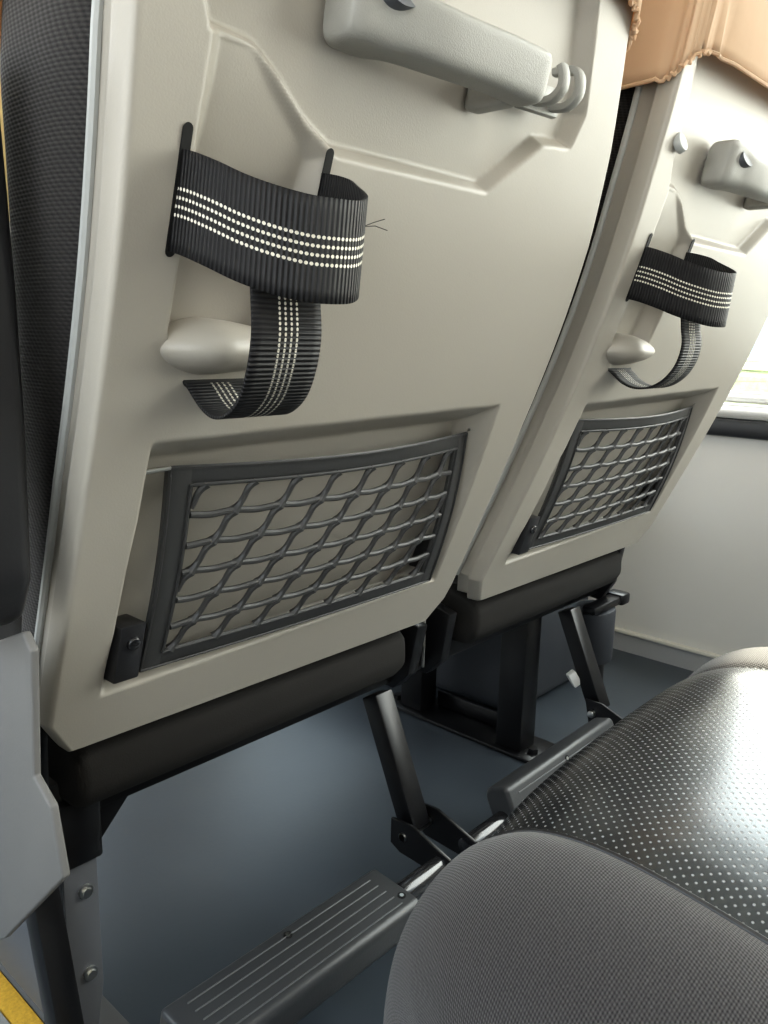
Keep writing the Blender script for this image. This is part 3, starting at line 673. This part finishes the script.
# ------------------------------------------------------------------ footrests
def make_footrest(x0, x1, tilt, xa, side, label, lift=0.0):
    """ridged rubber pad on a round tube, carried by a link plate from the brace at xa"""
    TY, TZ = 0.409, Z(-0.4755)
    t = thing('footrest', label, 'footrest', (0, TY, TZ), 'folding footrests')
    R_ = Matrix.Translation((0, 0, lift)) @ Matrix.Rotation(tilt, 4, 'X')
    prof2 = []
    hw, ht = 0.031, 0.0155
    for cx, cz, a0, rr in ((hw - 0.008, ht - 0.006, 0, 0.006), (-hw + 0.010, ht - 0.008, 90, 0.008), (-hw + 0.012, -ht + 0.012, 180, 0.012), (hw - 0.012, -ht + 0.012, 270, 0.012)):
        for k in range(7): a = math.radians(a0 + 15 * k); prof2.append((cx + rr * math.cos(a), cz + rr * math.sin(a)))
    bm = bmesh.new(); prism(bm, prof2, x0, x1, 'x')
    caps = [f for f in bm.faces if len(f.verts) > 8]; es = list({e for f in caps for e in f.edges})
    bmesh.ops.bevel(bm, geom=es, offset=0.004, segments=3, profile=0.5, affect='EDGES')
    bmesh.ops.transform(bm, matrix=R_, verts=bm.verts)
    pad = bm_obj('foot_pad', bm, M['pad'], t)
    for k in range(5):
        y = -0.019 + k * 0.0092; bm = bmesh.new(); box(bm, (x0 + 0.016, y - 0.0006, ht - 0.001), (x1 - 0.016, y + 0.0006, ht + 0.0008), 0.0003, 1)
        bmesh.ops.transform(bm, matrix=R_, verts=bm.verts); bm_obj('ridge', bm, M['pad_line'], pad)
    for sx, sy in ((x1 - 0.010 if side < 0 else x0 + 0.010, -0.013), ((x0 + x1) / 2, 0.0185)):
        bm = bmesh.new(); cyl(bm, (sx, sy, ht - 0.002), (sx, sy, ht + 0.0006), 0.0036, 18); bmesh.ops.transform(bm, matrix=R_, verts=bm.verts); sr = bm_obj('screw_recess_shade', bm, M['slot'], pad)  # black disc on the pad paints the shade around the screw
        bm = bmesh.new(); cyl(bm, (sx, sy, ht), (sx, sy, ht + 0.0010), 0.0018, 12); bmesh.ops.transform(bm, matrix=R_, verts=bm.verts); bm_obj('screw', bm, M['steel'], pad)
    end = xa + side * 0.0195
    bm = bmesh.new(); cyl(bm, ((x1 if side < 0 else x0) - 0.02 * (-side), 0, 0), (end - side * 0.002, 0, 0), 0.0098, 28, None, 0.001)
    bm_obj('tube', bm, M['chrome_black'], t)
    bm = bmesh.new(); ex = end
    prism(bm, [(0.062, 0.022), (0.036, 0.024), (-0.010, 0.010), (-0.013, -0.004), (-0.006, -0.012), (0.006, -0.012), (0.050, -0.010), (0.062, -0.004)], ex - 0.0018, ex + 0.0018, 'x', 0.0006, 1)
    lk = bm_obj('link_plate', bm, M['black_metal'], t)
    bm = bmesh.new(); cyl(bm, (xa - 0.023, 0.046, 0.008), (xa + 0.023, 0.046, 0.008), 0.0046, 20, None, 0.001); bm_obj('bolt', bm, M['steel'], t)
    return t
f1 = make_footrest(0.262, 0.480, math.radians(4), XS[0], -1, 'flat black ridged footrest in the lower left foreground, screw heads showing')
f2 = make_footrest(0.642, 0.866, math.radians(64), XS[0], 1, 'black footrest tilted on edge behind the leather cushion, farther of the two', 0.004)
# far end of the second footrest
bm = bmesh.new(); prism(bm, [(0.058, 0.026), (0.034, 0.026), (-0.016, 0.008), (-0.018, -0.006), (-0.006, -0.012), (0.050, -0.008)], 0.909, 0.9125, 'x', 0.0006, 1); bm_obj('link_plate', bm, M['black_metal'], f2)
bm = bmesh.new(); cyl(bm, (0.903, 0.046, 0.010), (0.943, 0.046, 0.010), 0.0046, 20, None, 0.001); bm_obj('bolt', bm, M['steel'], f2)

# ------------------------------------------------------------------ side cover of the seat hinge
bm = bmesh.new()
prism(bm, [(y, Z(z)) for y, z in [(0.520, -0.205), (0.449, -0.171), (0.409, -0.154), (0.400, -0.162), (0.408, -0.236), (0.390, -0.246), (0.381, -0.284), (0.466, -0.369), (0.520, -0.405), (0.60, -0.42), (0.62, -0.25)]], 0.175, 0.180, 'x', 0.0015, 3)
sc_ = bm_obj('hinge_cover', bm, M['cover_grey']); tag(sc_, 'light grey plastic cover at the aisle end of the seat frame', 'seat cover panel')

# ------------------------------------------------------------------ wheel box and small bits behind the frame
bm = bmesh.new()
prism(bm, [(1.006, 0.0), (1.010, 0.17), (1.04, 0.215), (1.20, 0.225), (1.24, 0.19), (1.245, 0.0)], 0.64, 1.9, 'y', 0.015, 4)
wb = bm_obj('wheel_box', bm, M['wheelbox']); tag(wb, 'dark grey vinyl covered wheel box against the wall behind the seat legs', 'wheel box')
bm = bmesh.new(); bar(bm, (0.912, 0.492, Z(-0.422)), (0.922, 0.486, Z(-0.440)), 0.010, 0.012, 0.002)
wc = bm_obj('cable_clip', bm, M['white_plastic'], fr)

# cream curtain at the far left
V = []; n = 60; zs_ = [0.72, 1.2, 1.84]
for z in zs_:
    for k in range(n): V.append((0.30 + 0.42 * k / (n - 1), 1.25 + 0.012 * math.sin(k * 0.9), z))
F = [(j * n + k, j * n + k + 1, (j + 1) * n + k + 1, (j + 1) * n + k) for j in range(len(zs_) - 1) for k in range(n - 1)]
cu = mesh_obj('curtain', V, F, M['curtain']); s = cu.modifiers.new('Solidify', 'SOLIDIFY'); s.thickness = 0.002
tag(cu, 'cream curtain beyond the left edge of the aisle seat, top left corner', 'curtain')

# ------------------------------------------------------------------ near cushion (row behind)
ns = thing('bus_seat', 'near bus seat cushion of dark cloth with a perforated black leather centre, lower right corner', 'seat', (0.41, 0.0, 0.0))
PV = catmull([(0.205, -0.42), (0.215, -0.36), (0.221, -0.31), (0.220, -0.275), (0.213, -0.247), (0.197, -0.226), (0.170, -0.2115), (0.130, -0.207), (0.07, -0.2135), (0.0, -0.227), (-0.10, -0.238), (-0.26, -0.245)], 200)
SX = catmull([(0.208, 0.14), (0.208, 0.09), (0.2095, 0.060), (0.215, 0.038), (0.2225, 0.0265), (0.234, 0.0172), (0.249, 0.0100), (0.267, 0.0050), (0.285, 0.0035), (0.297, 0.0058), (0.3005, 0.0080), (0.304, 0.0072), (0.313, 0.0048), (0.328, 0.0022), (0.36, -0.0012),
              (0.42, -0.0040), (0.50, -0.0045), (0.535, -0.0025), (0.546, 0.000), (0.5495, 0.001), (0.553, -0.001), (0.565, -0.003), (0.585, -0.003), (0.603, 0.001), (0.615, 0.007), (0.624, 0.018), (0.629, 0.035), (0.631, 0.06), (0.631, 0.14)], 220)
T_ = np.gradient(PV, axis=0); T_ /= np.linalg.norm(T_, axis=1)[:, None]; NV = np.stack([T_[:, 1], -T_[:, 0]], 1)   # outward is +y at the front, +z on top
if NV[100, 1] < 0: NV = -NV
sl = np.r_[0, np.cumsum(np.linalg.norm(np.diff(PV, axis=0), axis=1))]; su = np.r_[0, np.cumsum(np.linalg.norm(np.diff(SX, axis=0), axis=1))]
def cushion_grid(cols):
    V = []; UV = []; k = len(cols)
    for j in range(len(PV)):
        for i in cols:
            x, d = SX[i]; V.append((x - 0.41, PV[j, 0] - NV[j, 0] * d, Z(PV[j, 1] - NV[j, 1] * d))); UV.append((su[i], sl[j]))
    F = [(j * k + i, (j + 1) * k + i, (j + 1) * k + i + 1, j * k + i + 1) for j in range(len(PV) - 1) for i in range(k - 1)]
    return V, UV, F
ia = int(np.argmin(abs(SX[:, 0] - 0.3005))); ib = int(np.argmin(abs(SX[:, 0] - 0.5495)))
for cols in (list(range(0, ia + 1)), list(range(ib, len(SX)))):
    V, UV, F = cushion_grid(cols); cu_ = mesh_obj('side_bolster', V, F, M['cushion_fabric'], ns, uvs=UV); cu_['label'] = 'dark grey woven cloth bolster'
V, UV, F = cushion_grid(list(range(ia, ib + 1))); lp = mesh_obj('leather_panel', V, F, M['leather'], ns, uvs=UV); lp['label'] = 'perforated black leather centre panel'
for i in (ia, ib):
    bm = bmesh.new(); tube_mesh(bm, [(SX[i, 0] - 0.41, PV[j, 0] - NV[j, 0] * 0.0075, Z(PV[j, 1] - NV[j, 1] * 0.0075)) for j in range(0, len(PV), 2)], 0.0019, 8)
    bm_obj('seam_piping', bm, M['black_plastic'], ns)
bm = bmesh.new(); box(bm, (-0.18, -0.24, Z(-0.40)), (0.19, 0.185, Z(-0.30)), 0.02); bm_obj('cushion_base', bm, M['black_plastic'], ns)
bm = bmesh.new(); box(bm, (0.10, -0.20, 0), (0.16, 0.12, Z(-0.40)), 0.004); bm_obj('pedestal', bm, M['black_metal'], ns)

# ------------------------------------------------------------------ light
w = bpy.data.worlds.new('World'); sc.world = w; w.use_nodes = True
N = w.node_tree.nodes; L = w.node_tree.links; bg = N['Background']
tc = N.new('ShaderNodeTexCoord'); sp = N.new('ShaderNodeSeparateXYZ'); L.new(tc.outputs['Generated'], sp.inputs[0])
cr = N.new('ShaderNodeValToRGB'); L.new(sp.outputs[2], cr.inputs[0])
cr.color_ramp.elements[0].position = 0.0; cr.color_ramp.elements[0].color = (0.98, 0.95, 0.88, 1)
cr.color_ramp.elements[1].position = 0.6; cr.color_ramp.elements[1].color = (0.72, 0.86, 1.0, 1)
L.new(cr.outputs[0], bg.inputs[0]); bg.inputs[1].default_value = 3.6
def area(name, loc, aim, sx, sy, power, col):
    l = bpy.data.lights.new(name, 'AREA'); l.shape = 'RECTANGLE'; l.size = sx; l.size_y = sy; l.energy = power; l.color = col
    o = bpy.data.objects.new(name, l); C.objects.link(o); o.location = loc
    o.rotation_euler = (Vector(aim) - Vector(loc)).to_track_quat('-Z', 'Y').to_euler(); return o
area('window_light', (XW + 0.35, 0.0, 1.12), (0.5, 0.15, 0.55), 2.2, 1.15, 56, (1.0, 0.95, 0.86))
area('overhead_fill', (0.25, -0.75, 1.80), (0.45, 0.3, 0.5), 1.0, 0.5, 9, (1.0, 0.95, 0.88))  # added fill from above for upward ledges and cushions, no lamp fixture there
area('left_window_light', (-0.93, 0.25, 0.95), (0.4, 0.4, 0.5), 1.6, 0.6, 5, (0.72, 0.86, 1.0))
s = bpy.data.lights.new('sun', 'SUN'); s.energy = 10.0; s.angle = math.radians(1.0); s.color = (1.0, 0.93, 0.8)
so = bpy.data.objects.new('sun', s); C.objects.link(so); so.rotation_euler = (-Vector((-0.36, -0.10, 0.92))).to_track_quat('-Z', 'Y').to_euler()

sp_ = bpy.data.lights.new('bolster_spot', 'SPOT'); sp_.energy = 1800; sp_.spot_size = math.radians(3.4); sp_.spot_blend = 0.6; sp_.color = (1.0, 0.9, 0.72); sp_.shadow_soft_size = 0.01  # added spot that brightens the right bolster like a sunlit patch
so = bpy.data.objects.new('bolster_spot', sp_); C.objects.link(so); so.location = (2.25, 0.13, 1.80)
so.rotation_euler = (Vector((0.605, 0.13, 0.365)) - Vector((2.25, 0.13, 1.80))).to_track_quat('-Z', 'Y').to_euler()

# ------------------------------------------------------------------ camera
cam = bpy.data.cameras.new('camera'); cam.sensor_fit = 'VERTICAL'; cam.sensor_height = 36.0; cam.sensor_width = 27.0; cam.lens = 826 / 1024 * 36
cam.clip_start = 0.01
co = bpy.data.objects.new('camera', cam); C.objects.link(co)
R = ((0.67378086, -0.13967556, 0.72561015), (-0.73860678, -0.15640064, 0.65574298), (0.02189462, -0.97776765, -0.20854507))
co.matrix_world = Matrix(((R[0][0], -R[0][1], -R[0][2], 0), (R[1][0], -R[1][1], -R[1][2], 0), (R[2][0], -R[2][1], -R[2][2], H), (0, 0, 0, 1)))
sc.camera = co
sc.view_settings.view_transform = 'Standard'; sc.view_settings.exposure = 0.0
try: sc.view_settings.look = 'Medium High Contrast'
except Exception: sc.view_settings.look = 'None'
